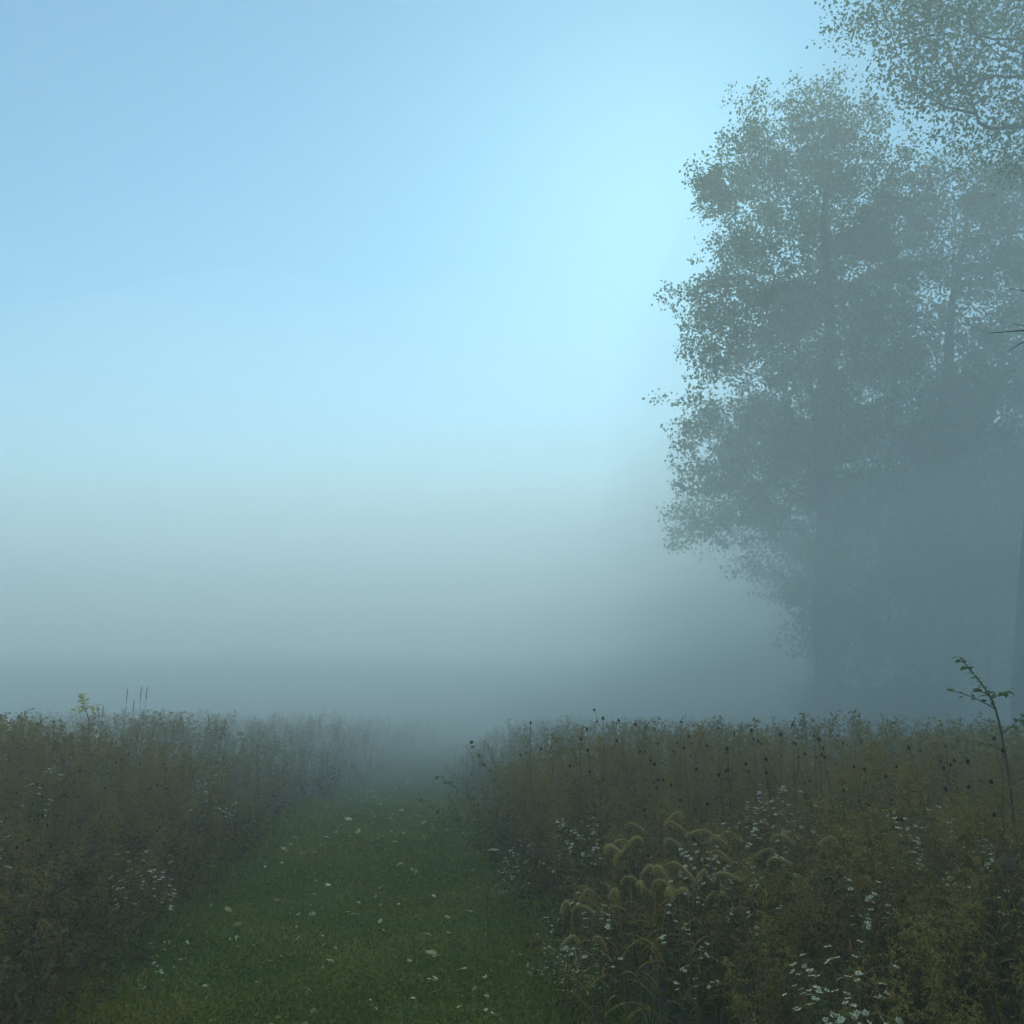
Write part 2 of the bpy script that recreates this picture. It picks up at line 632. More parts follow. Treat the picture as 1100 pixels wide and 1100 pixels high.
def coneflower(seed):
    random.seed(seed)
    r = np.random.default_rng(seed)
    st, lf = MB(), MB()
    az = random.uniform(0, 6.28)
    lean = random.uniform(0.0, 0.16)
    ax = np.array([math.cos(az), math.sin(az), 0])
    def p_(t): return ax * lean * t ** 1.6 + np.array([0, 0, t])
    pts = [p_(t) for t in np.linspace(0, 1, 6)]
    tube(st, pts, np.linspace(.0042, .0022, 6), 3, .35)
    heads = [(pts[-1], unit(pts[-1] - pts[-2]))]
    for k in range(random.randint(0, 2)):
        t = random.uniform(.62, .9)
        a = random.uniform(0, 6.28)
        d = unit((math.cos(a) * .5, math.sin(a) * .5, 1))
        b = p_(t)
        e = b + d * random.uniform(.12, .22)
        tube(st, [b, (b + e) / 2 + r.normal(0, .006, 3), e], [.002, .0017, .0015], 3, .35)
        heads.append((e, d))
    for k in range(12):
        t = random.uniform(.1, .6)
        a = random.uniform(0, 6.28)
        blade(lf, p_(t), (math.cos(a), math.sin(a), .2), random.uniform(.06, .12), .016, 1.5, 3, random.gauss(.6, .2))
    hd = []
    for (p, d) in heads:
        m = MB()
        x, y = frame_of(d)
        rr = random.uniform(.0055, .0095)
        V, T = [], []
        ring = [(-.1, .35), (.25, 1.0), (.8, 1.05), (1.6, .8), (2.1, .4), (2.3, .05)]
        for z, w in ring:
            for k in range(8):
                a = k * math.pi / 4
                q = w * (1 + random.uniform(-.12, .12))
                V.append(p + d * z * 1.15 * rr + (x * math.cos(a) + y * math.sin(a)) * rr * q)
        for i in range(len(ring) - 1):
            for k in range(8):
                A, B = i * 8 + k, i * 8 + (k + 1) % 8
                T += [(A, B, B + 8), (A, B + 8, A + 8)]
        m.add(V, T, .5)
        # spiky chaff over the cone
        n = 70
        zz = r.uniform(.1, 2.1, n)
        aa = r.uniform(0, 6.28, n)
        ww = np.interp(zz, [z for z, _ in ring], [w for _, w in ring])
        o = np.cos(aa)[:, None] * x + np.sin(aa)[:, None] * y
        P = p + d * (zz * rr)[:, None] + o * (ww * rr)[:, None] * .95
        s = np.cross(o, d) * .0012
        V = np.stack([P - s, P + s, P + o * .005 + d * .003], 1).reshape(-1, 3)
        m.add(V, np.arange(n * 3).reshape(-1, 3), .8)
        hd.append(m)
    return {'stem': st, 'leaves': lf}, hd


def grass_clump(seed, lod=False):
    random.seed(seed)
    mb = MB()
    for k in range(9 if lod else 22):
        a = random.uniform(0, 6.28)
        rr = random.uniform(0, .07)
        L = random.uniform(.45, 1.0)
        blade(mb, (math.cos(a) * rr, math.sin(a) * rr, 0), (math.cos(a) * .22, math.sin(a) * .22, 1), L,
              random.uniform(.005, .010) * (2 if lod else 1), random.uniform(.2, 1.7), 3 if lod else 5,
              np.clip(random.gauss(.42, .22), 0, 1), shape='grass', curl=random.uniform(-.3, .3))
    return mb


def forb(seed):
    """low tangled leafy undergrowth"""
    random.seed(seed)
    mb = MB()
    for s in range(5):
        a = random.uniform(0, 6.28)
        d = unit((math.cos(a) * .5, math.sin(a) * .5, 1))
        p = np.array([random.uniform(-.12, .12), random.uniform(-.12, .12), 0.0])
        for k in range(7):
            q = p + d * .1
            blade(mb, p, d, .11, .005, 0, 1, .75, shape='grass')
            for j in range(3):
                b = random.uniform(0, 6.28)
                blade(mb, q, (math.cos(b), math.sin(b), random.uniform(0, .7)), random.uniform(.04, .085), random.uniform(.012, .022),
                      random.uniform(.4, 1.6), 2, np.clip(random.gauss(.4, .22), 0, 1))
            p = q
            d = unit(d + np.array([random.uniform(-.3, .3), random.uniform(-.3, .3), -.05]))
    return mb


def join(parts, mats):
    """template arrays with one material index per part"""
    mb = MB()
    for i, p in enumerate(parts):
        V, T, c, m = p.arrays()
        mb.add(V, T, c, i)
    return mb.arrays()


def scatter(mb, templates, x, y, s, rz, tilt, tint_off, matoff=0):
    k = rng.integers(0, len(templates), len(x))
    for ti, (V, T, c, m) in enumerate(templates):
        idx = np.nonzero(k == ti)[0]
        if not len(idx):
            continue
        cz, sz = np.cos(rz[idx]), np.sin(rz[idx])
        X = V[None, :, 0] * cz[:, None] - V[None, :, 1] * sz[:, None]
        Y = V[None, :, 0] * sz[:, None] + V[None, :, 1] * cz[:, None]
        Z = np.broadcast_to(V[None, :, 2], X.shape)
        X = X + Z * tilt[idx, 0][:, None]
        Y = Y + Z * tilt[idx, 1][:, None]
        W = np.stack([X * s[idx][:, None] + x[idx][:, None], Y * s[idx][:, None] + y[idx][:, None], Z * s[idx][:, None]], -1)
        n, nv = len(idx), len(V)
        TT = (T[None] + (np.arange(n) * nv)[:, None, None]).reshape(-1, 3)
        cc = (c[None] + tint_off[idx][:, None]).ravel()
        mb.v.append(W.reshape(-1, 3)); mb.t.append(TT + mb.n); mb.c.append(np.clip(cc, 0, 1))
        mb.m.append(np.tile(m + matoff, n)); mb.n += n * nv


def meadow_points(density, y0, y1, seed, margin=0.05, side=0.64, extra=1.2):
    r = np.random.default_rng(seed)
    hw = side * y1 + extra
    n = int(density * 2 * hw * (y1 - y0))
    y = r.uniform(y0, y1, n)
    x = r.uniform(-hw, hw, n)
    j = 0.18 * (vnoise(x, y, 0.9, 21) - 0.5) * 2
    keep = (np.abs(x) < side * y + extra) & ~on_path(x, y, margin + j)
    # nothing tall grows in front of the green tuft at the verge
    f = np.clip((y - 3.2) / 1.9, 0, 1)
    keep &= ~((np.abs(x - (.45 + .2 * f)) < .36) & (y > 2.6) & (y < 5.3))
    return x[keep], y[keep], r


def height_at(x, y):
    """height of the meadow canopy (m)"""
    right = x > pr(y)
    hR = np.interp(y, [0, 2, 4, 6, 8.5, 11, 16, 60], [.55, .70, .84, 1.0, 1.14, 1.16, 1.04, .9])
    hL = np.interp(y, [0, 3, 5, 8, 12, 18, 60], [.7, .85, 1.0, 1.14, 1.22, 1.18, .95])
    h = np.where(right, hR, hL)
    h = h * (0.80 + 0.40 * vnoise(x, y, 1.3, 31)) * (0.88 + 0.24 * vnoise(x, y, 5, 41))
    # lower growth towards the mown path
    e = np.where(right, x - pr(y), pl(y) - x)
    h = h * np.where(right, np.interp(e, [0, .5, 1.3, 2.2], [.42, .68, .92, 1.0]), np.interp(e, [0, .6, 1.6, 3.2], [.38, .60, .84, 1.0]))
    # the bushy corner of the right-hand growth where the path bends
    h = h + 0.45 * np.exp(-(((x - 0.5) / .9) ** 2 + ((y - 10.6) / 1.4) ** 2))
    return h


GR = [goldenrod(100 + i) for i in range(9)]
GRJ = [join(list(t.values()), None) for t in GR]
GRL = [join(list(goldenrod(200 + i, True).values()), None) for i in range(8)]

# where goldenrod-like stalks stand
x, y, r = meadow_points(19, 2.2, 12, 51)
near = (x, y)
hh = height_at(x, y) * r.uniform(.58, 1.16, len(x))
d = np.hypot(x, y)
vis = (np.abs(x) < 0.535 * y + .15)
order = np.argsort(np.where(vis, d, 1e6))
N_IND = 290
ind, rest = order[:N_IND], order[N_IND:]


def zone(x, y):
    if x < pl(y):
        return 'left of the path' if y > 6.5 else 'at the near left corner beside the path'
    if x < pr(y) + 1.3:
        return 'along the right edge of the path'
    return 'in the dark thicket right of the path'


def make_protos(kind, variants, mats):
    """prototype meshes for a kind: list of [(part name, mesh)]"""
    out = []
    for v in variants:
        out.append([(pn, mbp.mesh(pn, mats[pn])) for pn, mbp in v.items()])
    return out


def place(kind, proto, loc, rz, s, tilt, label, cat, group):
    root = empty(kind, loc, rz, s)
    root.rotation_euler = (tilt[0], tilt[1], rz)
    tag(root, label, cat, group)
    for pn, me in proto:
        o = bpy.data.objects.new(pn, me)
        C.objects.link(o)
        o.parent = root
    return root


gr_protos = make_protos('goldenrod', GR, {'stem': M_STEM, 'leaves': M_LEAF, 'seed_plume': M_PLUME})
for n_, i in enumerate(ind):
    z = zone(x[i], y[i])
    place('goldenrod_plant', gr_protos[n_ % len(gr_protos)], (x[i], y[i], 0), r.uniform(0, 6.28), hh[i],
          r.normal(0, .12, 2), 'withered brown goldenrod stalk with drooping seed plume ' + z, 'wild plant',
          'withered goldenrod stalks ' + z)

stuff = MB()
xi, yi = x[rest], y[rest]
scatter(stuff, GRJ, xi, yi, hh[rest], r.uniform(0, 6.28, len(xi)), r.normal(0, .08, (len(xi), 2)), r.normal(0, .13, len(xi)))
for dens, a, b, seed, sm in ((16, 12, 22, 52, 1.0), (8, 22, 40, 53, 1.05), (3.2, 40, 85, 54, 1.15)):
    x, y, r = meadow_points(dens, a, b, seed, side=0.62)
    h = height_at(x, y) * r.uniform(.58, 1.22, len(x)) * sm
    scatter(stuff, GRL, x, y, h, r.uniform(0, 6.28, len(x)), r.normal(0, .13, (len(x), 2)), r.normal(0, .17, len(x)))
tag(stuff.build('weeds', [M_STEM, M_LEAF, M_PLUME]), 'mass of withered brown weeds filling the foggy meadow', 'weeds', kind='stuff')

# grass and low undergrowth between the stalks
GC = [grass_clump(300 + i).arrays() for i in range(8)]
GCL = [grass_clump(320 + i, True).arrays() for i in range(6)]
stuff = MB()
for dens, a, b, seed, tm in ((13, 2.0, 12, 61, GC), (5, 12, 26, 62, GCL), (2, 26, 60, 63, GCL)):
    x, y, r = meadow_points(dens, a, b, seed, margin=-0.05, side=0.62)
    h = height_at(x, y) * r.uniform(.6, 1.12, len(x))
    scatter(stuff, tm, x, y, h, r.uniform(0, 6.28, len(x)), r.normal(0, .1, (len(x), 2)), r.normal(0, .14, len(x)))
tag(stuff.build('meadow_grass', M_BLADE), 'tall dry grass blades between the weeds of the meadow', 'grass', kind='stuff')

FB = [forb(340 + i).arrays() for i in range(8)]
stuff = MB()
for dens, a, b, seed in ((15, 2.0, 12, 71), (4, 12, 22, 72)):
    x, y, r = meadow_points(dens, a, b, seed, margin=-0.12)
    h = r.uniform(.55, 1.0, len(x)) * np.where(y < 4, .8, 1)
    scatter(stuff, FB, x, y, h, r.uniform(0, 6.28, len(x)), r.normal(0, .1, (len(x), 2)), r.normal(0, .16, len(x)))
tag(stuff.build('undergrowth', M_UNDER), 'low tangled leafy undergrowth beneath the meadow weeds', 'undergrowth', kind='stuff')

# ------------------------------------------------------------------ white asters
AS = [aster(400 + i) for i in range(5)]
as_protos = []
random.seed(9)
for parts, fl in AS:
    pr_ = [(pn, m.mesh(pn, {'stem': M_STEM, 'leaves': M_GREEN}[pn])) for pn, m in parts.items()]
    for (p, dd) in fl:
        m = MB()
        flower_mb(m, p, dd + np.array([0, 0, .6]), random.uniform(.014, .019), tint=random.uniform(.3, 1))
        pr_.append(('flower', m.mesh('flower', [M_WHITE, M_YEL])))
    as_protos.append(pr_)


def stand_at(px, py, h, jitter=0):
    """ground spot of a plant of height h whose top is seen at photo pixel (px, py)"""
    u = (px - 550) / FPX; v = (550 - py) / FPX
    dz = sP + v * cP
    k = (h - EYE) / dz
    return u * k, (cP - v * sP) * k


aster_spots = [  # px, py of the flower heads, plant height, where
    (900, 1050, .80, 'near the bottom edge, in front of the dark thicket'), (880, 1065, .78, 'near the bottom edge, in front of the dark thicket'),
    (925, 1055, .80, 'near the bottom edge, in front of the dark thicket'), (942, 1094, .74, 'near the bottom edge, in front of the dark thicket'),
    (545, 918, .62, 'at the corner of the path by the single white umbel'), (560, 915, .66, 'at the corner of the path by the single white umbel'),
    (535, 945, .45, 'at the corner of the path by the single white umbel'),
    (605, 890, .85, 'behind the foxtails right of the path'), (620, 895, .82, 'behind the foxtails right of the path'), (640, 893, .82, 'behind the foxtails right of the path'),
    (820, 868, 1.0, 'in the wide white patch mid meadow'), (835, 865, 1.0, 'in the wide white patch mid meadow'), (845, 872, .98, 'in the wide white patch mid meadow'), (800, 870, 1.0, 'in the wide white patch mid meadow'),
    (775, 895, .9, 'in the wide white patch mid meadow'), (790, 915, .86, 'in the wide white patch mid meadow'),
    (720, 935, .85, 'among the tan foxtails'), (765, 930, .84, 'among the tan foxtails'), (650, 985, .75, 'below the foxtails'),
    (970, 892, .95, 'below the sapling on the right'), (985, 895, .95, 'below the sapling on the right'), (1005, 890, .96, 'below the sapling on the right'), (1025, 893, .95, 'below the sapling on the right'),
    (1060, 912, .9, 'below the sapling on the right'), (840, 940, .85, 'in the dark thicket right of the path'), (945, 955, .84, 'in the dark thicket right of the path'),
    (590, 1000, .50, 'low at the right verge of the path'), (600, 1030, .45, 'low at the right verge of the path'), (625, 1045, .44, 'low at the right verge of the path'),
    (640, 1035, .46, 'low at the right verge of the path'), (580, 1025, .40, 'low at the right verge of the path'),
    (760, 1020, .7, 'in the dark thicket right of the path'),
    (150, 925, .78, 'at the left verge of the path'), (165, 945, .72, 'at the left verge of the path'),
    (12, 895, .95, 'at the left frame edge'), (230, 850, 1.0, 'in the brown weeds left of the path'), (40, 845, 1.05, 'in the brown weeds left of the path'),
    (170, 1022, .5, 'low at the left verge of the path'),
]
r = np.random.default_rng(17)
for n_, (px, py, h, wh) in enumerate(aster_spots):
    gx, gy = stand_at(px, py, h * .9)
    place('aster_plant', as_protos[n_ % len(as_protos)], (gx, gy, 0), r.uniform(0, 6.28), h, r.normal(0, .06, 2),
          'small white asters ' + wh, 'wildflower', 'white asters ' + wh)

# single white umbel
gx, gy = stand_at(525, 912, .62)
root = tag(empty('umbel_flower', (gx, gy, 0)), 'single flat white umbel flower leaning over the path corner', 'wildflower')
mb = MB()
pts = [np.array([0, 0, 0]), np.array([-.01, 0, .25]), np.array([.005, 0, .45]), np.array([.03, 0, .58])]
tube(mb, pts, [.004, .003, .0025, .002], 4, .4)
mh = MB()
random.seed(3)
for k in range(26):
    a = k * 2.4; rr = .042 * math.sqrt(k / 26)
    e = np.array([.035 + rr * math.cos(a), rr * math.sin(a), .62 - 4 * rr * rr])
    tube(mb, [pts[-1], e], [.0008, .0006], 3, .4)
    flower_mb(mh, e, (rr * math.cos(a) * 8, rr * math.sin(a) * 8, 1), .008, 0, 0, .9, 6)
mb.build('stem', M_GREEN, root)
mh.build('flower_head', M_WHITE, root)
mb = MB()
for k in range(9):
    a = k * 2.4
    blade(mb, (0, 0, .06 + .04 * k), (math.cos(a), math.sin(a), .6), .09, .014, 1.2, 3, .5)
mb.build('leaves', M_GREEN, root)

# faded mauve head on the far right
gx, gy = stand_at(1080, 925, .95)
root = tag(empty('faded_flower', (gx, gy, 0)), 'faded greyish mauve flower head at the right frame edge below the sapling', 'wildflower')
mb = MB(); tube(mb, [(0, 0, 0), (.02, 0, .4), (.0, .01, .8), (.0, .0, .9)], [.005, .004, .003, .002], 4, .4)
mh = MB(); rr_ = np.random.default_rng(4)
for k in range(9):
    a = k * 2.4; q = .045 * math.sqrt(k / 9)
    tube(mb, [(0, 0, .88), (q * math.cos(a), q * math.sin(a), .93)], [.001, .001], 3, .4)
P = rr_.normal(0, 1, (170, 3)); P /= np.linalg.norm(P, axis=1)[:, None]
P = P * np.array([.032, .032, .02]) * rr_.uniform(.5, 1, (170, 1)) + np.array([0, 0, .94])
mh.add(*scatter_rhombs(P, .014, rr_.random(170), rr_, .4, (0, 0, 1)))
mb.build('stem', M_STEM, root); mh.build('flower_head', M_MAUVE, root)
mb = MB()
for k in range(14):
    a = k * 2.4
    blade(mb, (0, 0, .1 + .05 * k), (math.cos(a), math.sin(a), .4), .09, .018, 1.3, 3, .4)
mb.build('leaves', M_GREEN, root)

# ------------------------------------------------------------------ foxtails
fx_protos = make_protos('foxtail', [foxtail(500 + i) for i in range(7)], {'stem': M_BLADE, 'leaves': M_BLADE, 'seed_head': M_FOX})
fox_spots = [(668, 880), (693, 878), (678, 895), (708, 895), (714, 893), (722, 890), (735, 892), (770, 885), (775, 888),
             (650, 935), (690, 945), (696, 940), (668, 955), (600, 965), (625, 998), (640, 1000), (655, 950), (672, 945), (630, 965),
             (860, 892), (812, 890), (825, 888), (905, 898), (780, 935), (800, 912), (758, 925), (735, 955), (838, 905), (745, 905), (765, 862),
             (700, 925), (715, 918), (728, 930), (662, 905), (648, 905), (685, 915)]
r = np.random.default_rng(23)
for n_, (px, py) in enumerate(fox_spots):
    h = np.interp(py, [860, 900, 950, 1000], [1.02, .95, .85, .72]) * r.uniform(.94, 1.05)
    gx, gy = stand_at(px + r.normal(0, 3), py, h * .93)
    wh = ('in the tan clump right of the path' if px < 745 else 'behind the tan clump in the meadow') if py < 930 else 'in front of the tan clump near the path'
    place('foxtail_plant', fx_protos[n_ % len(fx_protos)], (gx, gy, 0), r.uniform(0, 6.28), h, r.normal(0, .06, 2),
          'tan foxtail with arching bristly seed head ' + wh, 'wild plant', 'foxtails ' + wh)

# ------------------------------------------------------------------ dark seed heads standing above the weeds
cf_protos = []
for i in range(7):
    parts, hd = coneflower(600 + i)
    p_ = [(pn, m.mesh(pn, {'stem': M_STEM, 'leaves': M_LEAF}[pn])) for pn, m in parts.items()]
    for m in hd:
        p_.append(('seed_head', m.mesh('seed_head', M_DARK)))
    cf_protos.append(p_)
cone_spots = [(517, 792, 10), (570, 778, 10.5), (651, 773, 10), (680, 775, 9.5), (695, 780, 9), (725, 776, 9), (773, 783, 9), (776, 789, 8.5), (816, 787, 8), (830, 790, 8),
              (812, 796, 8.5), (834, 799, 8), (849, 799, 8), (872, 792, 8.5), (878, 796, 7.5), (868, 801, 8), (894, 800, 9), (895, 806, 8), (905, 812, 8), (911, 798, 9), (782, 809, 7.5),
              (931, 825, 7), (944, 828, 7), (958, 836, 6.8), (998, 826, 7), (1005, 806, 7), (1020, 802, 8), (1020, 823, 6.5), (1031, 819, 7), (1049, 820, 6), (1061, 808, 6.2), (1095, 805, 5.5),
              (742, 805, 8), (755, 800, 9), (707, 800, 8.5), (715, 845, 7), (738, 865, 6.5), (697, 848, 7), (738, 827, 7.5), (705, 838, 7.5), (752, 872, 6.5), (960, 860, 6.5), (900, 850, 7), (620, 795, 9.5), (640, 785, 10),
              (30, 852, 8), (50, 843, 8.5), (60, 845, 8), (77, 841, 9), (119, 848, 8), (47, 876, 7), (65, 887, 6.5), (71, 890, 6.6), (110, 880, 7), (173, 877, 8), (178, 878, 8), (125, 820, 10), (158, 822, 10), (173, 828, 9.5), (185, 825, 10),
              (12, 908, 6), (65, 905, 6.2), (280, 800, 14), (240, 815, 12), (200, 800, 13), (130, 818, 10), (155, 805, 12), (95, 830, 9), (20, 865, 7)]
r = np.random.default_rng(29)
for n_, (px, py, dd) in enumerate(cone_spots):
    top = at(px, py, dd)
    if on_path(top[0], top[1], .1):
        continue
    wh = 'above the weeds left of the path' if px < 450 else ('above the bushy corner of the right meadow' if px < 735 else ('before the sapling on the right' if px > 985 else 'above the middle of the right meadow'))
    place('seed_head_plant', cf_protos[n_ % len(cf_protos)], (top[0], top[1], 0), r.uniform(0, 6.28), max(.75, top[2]), r.normal(0, .02, 2),
          'thin stalk with dark egg shaped seed heads ' + wh, 'wild plant', 'dark seed heads ' + wh)


# ------------------------------------------------------------------ saplings and other single plants
def sapling(name, label, pts, rad, leafmat, nleaf, lsize, t0=.35, seed=1, side_branches=()):
    random.seed(seed)
    base = np.array(pts[0])
    root = tag(empty(name, tuple(base)), label, 'sapling')
    P = np.array(pts) - base
    # smooth the stem through its points
    tt = np.linspace(0, len(P) - 1, 18)
    Q = np.stack([np.interp(tt, range(len(P)), P[:, k]) for k in range(3)], 1)
    for _ in range(2):
        Q[1:-1] = (Q[:-2] + 2 * Q[1:-1] + Q[2:]) / 4
    mb, ml = MB(), MB()
    tube(mb, Q, np.linspace(rad, rad * .25, 18), 6, .4)
    stems = [(Q, t0, nleaf, lsize)]
    for (ti, vec, L, nl) in side_branches:
        b = Q[int(ti * 17)]
        d = unit(vec)
        q = [b]
        for k in range(6):
            q.append(q[-1] + d * L / 6)
            d = unit(d + np.array([random.uniform(-.12, .12), random.uniform(-.12, .12), -.06]))
        q = np.array(q)
        tube(mb, q, np.linspace(rad * .4, rad * .15, 7), 4, .4)
        stems.append((q, .25, nl, lsize))
    for (q, s0, nl, ls) in stems:
        n = len(q)
        for i in range(nl):
            t = s0 + (1 - s0) * i / max(1, nl - 1)
            v = t * (n - 1)
            b = q[int(v)] if int(v) >= n - 1 else q[int(v)] * (1 - v % 1) + q[int(v) + 1] * (v % 1)
            dd = unit(q[min(int(v) + 1, n - 1)] - q[max(int(v) - 1, 0)])
            x_, y_ = frame_of(dd)
            a = (i % 2) * math.pi + random.uniform(-.6, .6)
            o = unit(x_ * math.cos(a) + y_ * math.sin(a) + dd * .5 + np.array([0, 0, random.uniform(-.2, .3)]))
            pet = b + o * ls * .22
            tube(mb, [b, pet], [.0012, .0009], 3, .6)
            blade(ml, pet, o, ls * random.uniform(.7, 1.15), ls * .48, random.uniform(.3, 1.1), 5, np.clip(random.gauss(.5, .2), 0, 1))
    mb.build('stem', M_STEM, root)
    ml.build('leaves', leafmat, root)
    return root


d = 6.2
pts = [np.array([at(1092, 900, d)[0], d, 0]), at(1090, 900, d), at(1086, 845, d), at(1078, 800, d), at(1071, 762, d), at(1060, 741, d), at(1046, 724, d), at(1031, 706, d)]
sapling('sapling', 'slender green sapling with arching leafy tip at the right frame edge', pts, .011, M_SAPL, 26, .062, .62, 5,
        [(.70, (.6, .1, .35), .16, 8), (.62, (-.8, .1, .5), .30, 7), (.52, (.6, -.2, .6), .22, 7), (.42, (-.8, .3, .35), .30, 6), (.70, (-.4, -.4, .3), .14, 8), (.33, (.7, -.3, .5), .3, 9), (.28, (-.7, -.3, .6), .3, 9)])
d = 6.0
pts = [np.array([at(1040, 900, d)[0], d, 0]), at(1038, 890, d), at(1030, 850, d), at(1010, 800 + 20, d), at(1000, 812, d)]
d = 13.5
pts = [np.array([at(96, 800, d)[0], d, 0]), at(95, 800, d), at(96, 775, d), at(91, 758, d), at(88, 746, d)]
sapling('sapling', 'small sapling with pale yellow green leaves above the weeds on the left', pts, .010, M_YSAP, 20, .105, .66, 8,
        [(.72, (.8, -.2, .3), .14, 5), (.66, (-.7, -.2, .4), .14, 5)])
# leafy sprigs leaning out over the path from the bushy corner
for n_, (px, py, gx, gy, lab) in enumerate(((472, 833, 0.0, 10.6, 'upper leafy sprig leaning from the bushy corner out over the path'),
                                            (455, 860, -0.15, 10.4, 'lower leafy sprig leaning from the bushy corner out over the path'),
                                            (505, 800, .1, 10.6, 'leafy stalk at the left tip of the bushy corner'))):
    tip = at(px, py, 10.4)
    b = np.array([gx, gy, 0])
    m1 = b * .6 + tip * .4 + np.array([.1, 0, .15])
    sapling('leafy_sprig', lab, [b, m1, tip], .006, M_GREEN, 15, .085, .45, 20 + n_)

# tall thin spikes left
random.seed(12)
for n_, (px, py, lab) in enumerate(((137, 739, 'leftmost of the thin grass spikes against the fog'), (144, 751, 'second short thin grass spike from the left against the fog'),
                                    (152, 737, 'third thin grass spike from the left against the fog'), (158, 737, 'rightmost thin grass spike against the fog'),
                                    (111, 757, 'short thin spike right beside the yellow green sapling'))):
    top = at(px, py, 11.5)
    root = tag(empty('spike_plant', (top[0] - .03, 11.5, 0)), lab, 'wild plant')
    H = top[2]
    mb = MB(); tube(mb, [(0, 0, 0), (.01, 0, H * .5), (.03, 0, H - .12)], [.0032, .0022, .0014], 4, .4)
    mb.build('stem', M_STEM, root)
    mb = MB(); tube(mb, [(.028, 0, H - .16), (.03, 0, H - .13), (.031, 0, H - .05), (.034, 0, H)], [.002, .0042, .0042, .0015], 6, .3)
    mb.build('spike', M_STEM, root)
    mb = MB()
    for k in range(8):
        a = k * 2.4
        blade(mb, (0, 0, .2 + .1 * k), (math.cos(a), math.sin(a), 1.2), .25, .01, 1.6, 5, .4, shape='grass')
    mb.build('leaves', M_BLADE, root)

# arching grass tuft at the bottom
random.seed(31)
gx, gy = on_ground(668, 1095)[:2]
gx, gy = .66, 5.25
mb = MB()
for k in range(60):
    a = random.uniform(0, 6.28)
    blade(mb, (math.cos(a) * .05, math.sin(a) * .05, 0), (math.cos(a) * .55, math.sin(a) * .55, 1), random.uniform(.35, .62), random.uniform(.006, .011),
          random.uniform(1.2, 2.4), 7, random.uniform(.1, .6), shape='grass')
o = mb.build('grass_tuft', M_GREEN)
o.location = (gx, gy, 0)
tag(o, 'arching tuft of long green grass at the right verge by the bottom edge', 'grass tuft')

# ------------------------------------------------------------------ fallen leaves on the path
leafm = []
random.seed(41)
for k in range(6):
    mb = MB()
    n = 6
    V, T = [], []
    cu, cv = random.uniform(-.5, .9), random.uniform(.2, .9)
    for i in range(n + 1):
        t = i / n
        w = math.sin(math.pi * (.04 + .94 * t) ** .85) * .34 * (1 + random.uniform(-.1, .1))
        zc = cu * .35 * (t - .5) ** 2 + .02
        V += [(t - .5, -w, zc + cv * w * w * 1.1), (t - .5, 0, zc), (t - .5, w, zc + cv * w * w * .8)]
    for i in range(n):
        a = 3 * i
        T += [(a, a + 1, a + 4), (a, a + 4, a + 3), (a + 1, a + 2, a + 5), (a + 1, a + 5, a + 4)]
    mb.add(V, T, random.uniform(.35, .75))
    tube(mb, [(-.5, 0, .03), (-.75, .04, .05)], [.012, .008], 3, .2)
    leafm.append(mb.mesh('fallen_leaf', M_FALL, smooth=True))
leaf_px = [(370, 880), (374, 884), (360, 898), (376, 901), (385, 897), (390, 871), (410, 850), (398, 853), (418, 858), (352, 903), (245, 982), (300, 974), (335, 987), (352, 956), (326, 919), (338, 919), (306, 917),
           (443, 940), (446, 942), (455, 888), (450, 880), (460, 1012), (397, 1036), (355, 1039), (463, 1031), (468, 1033), (495, 1051), (464, 1062), (466, 1073), (430, 1060), (332, 1070), (335, 1095), (518, 1055), (560, 1033), (408, 997),
           (446, 990), (449, 998), (380, 987), (409, 957), (430, 933), (424, 909), (505, 985), (480, 992), (405, 905), (317, 904), (285, 935), (255, 1000), (480, 880), (438, 842), (425, 868), (345, 1010), (290, 1040)]
r = np.random.default_rng(43)
pts = [on_ground(px, py)[:2] for px, py in leaf_px]
while len(pts) < 230:
    yy = 5.2 + 19 * r.random() ** 1.5
    xx = r.uniform(pl(yy) + .1, pr(yy) - .05)
    if vnoise(xx, yy, 1.3, 77) > .35 * r.random() + .2:
        pts.append((xx, yy))
for n_, (lx, ly) in enumerate(pts):
    o = bpy.data.objects.new('fallen_leaf', leafm[n_ % 6])
    C.objects.link(o)
    big = n_ < len(leaf_px)
    s = r.uniform(.05, .085) if big else r.uniform(.02, .045)
    if ly > 10:
        s *= 1.35
    o.scale = (s, s, s)
    o.location = (lx, ly, r.uniform(.028, .05))
    o.rotation_euler = (r.normal(0, .35), r.normal(0, .35), r.uniform(0, 6.28))
    z = 'in the foreground of the mown path' if ly < 8 else ('on the middle stretch of the mown path' if ly < 13 else 'where the mown path fades into fog')
    tag(o, ('pale yellow curled fallen leaf lying ' if big else 'small tan fallen leaf lying ') + z, 'leaf', ('larger' if big else 'small') + ' fallen leaves ' + z)


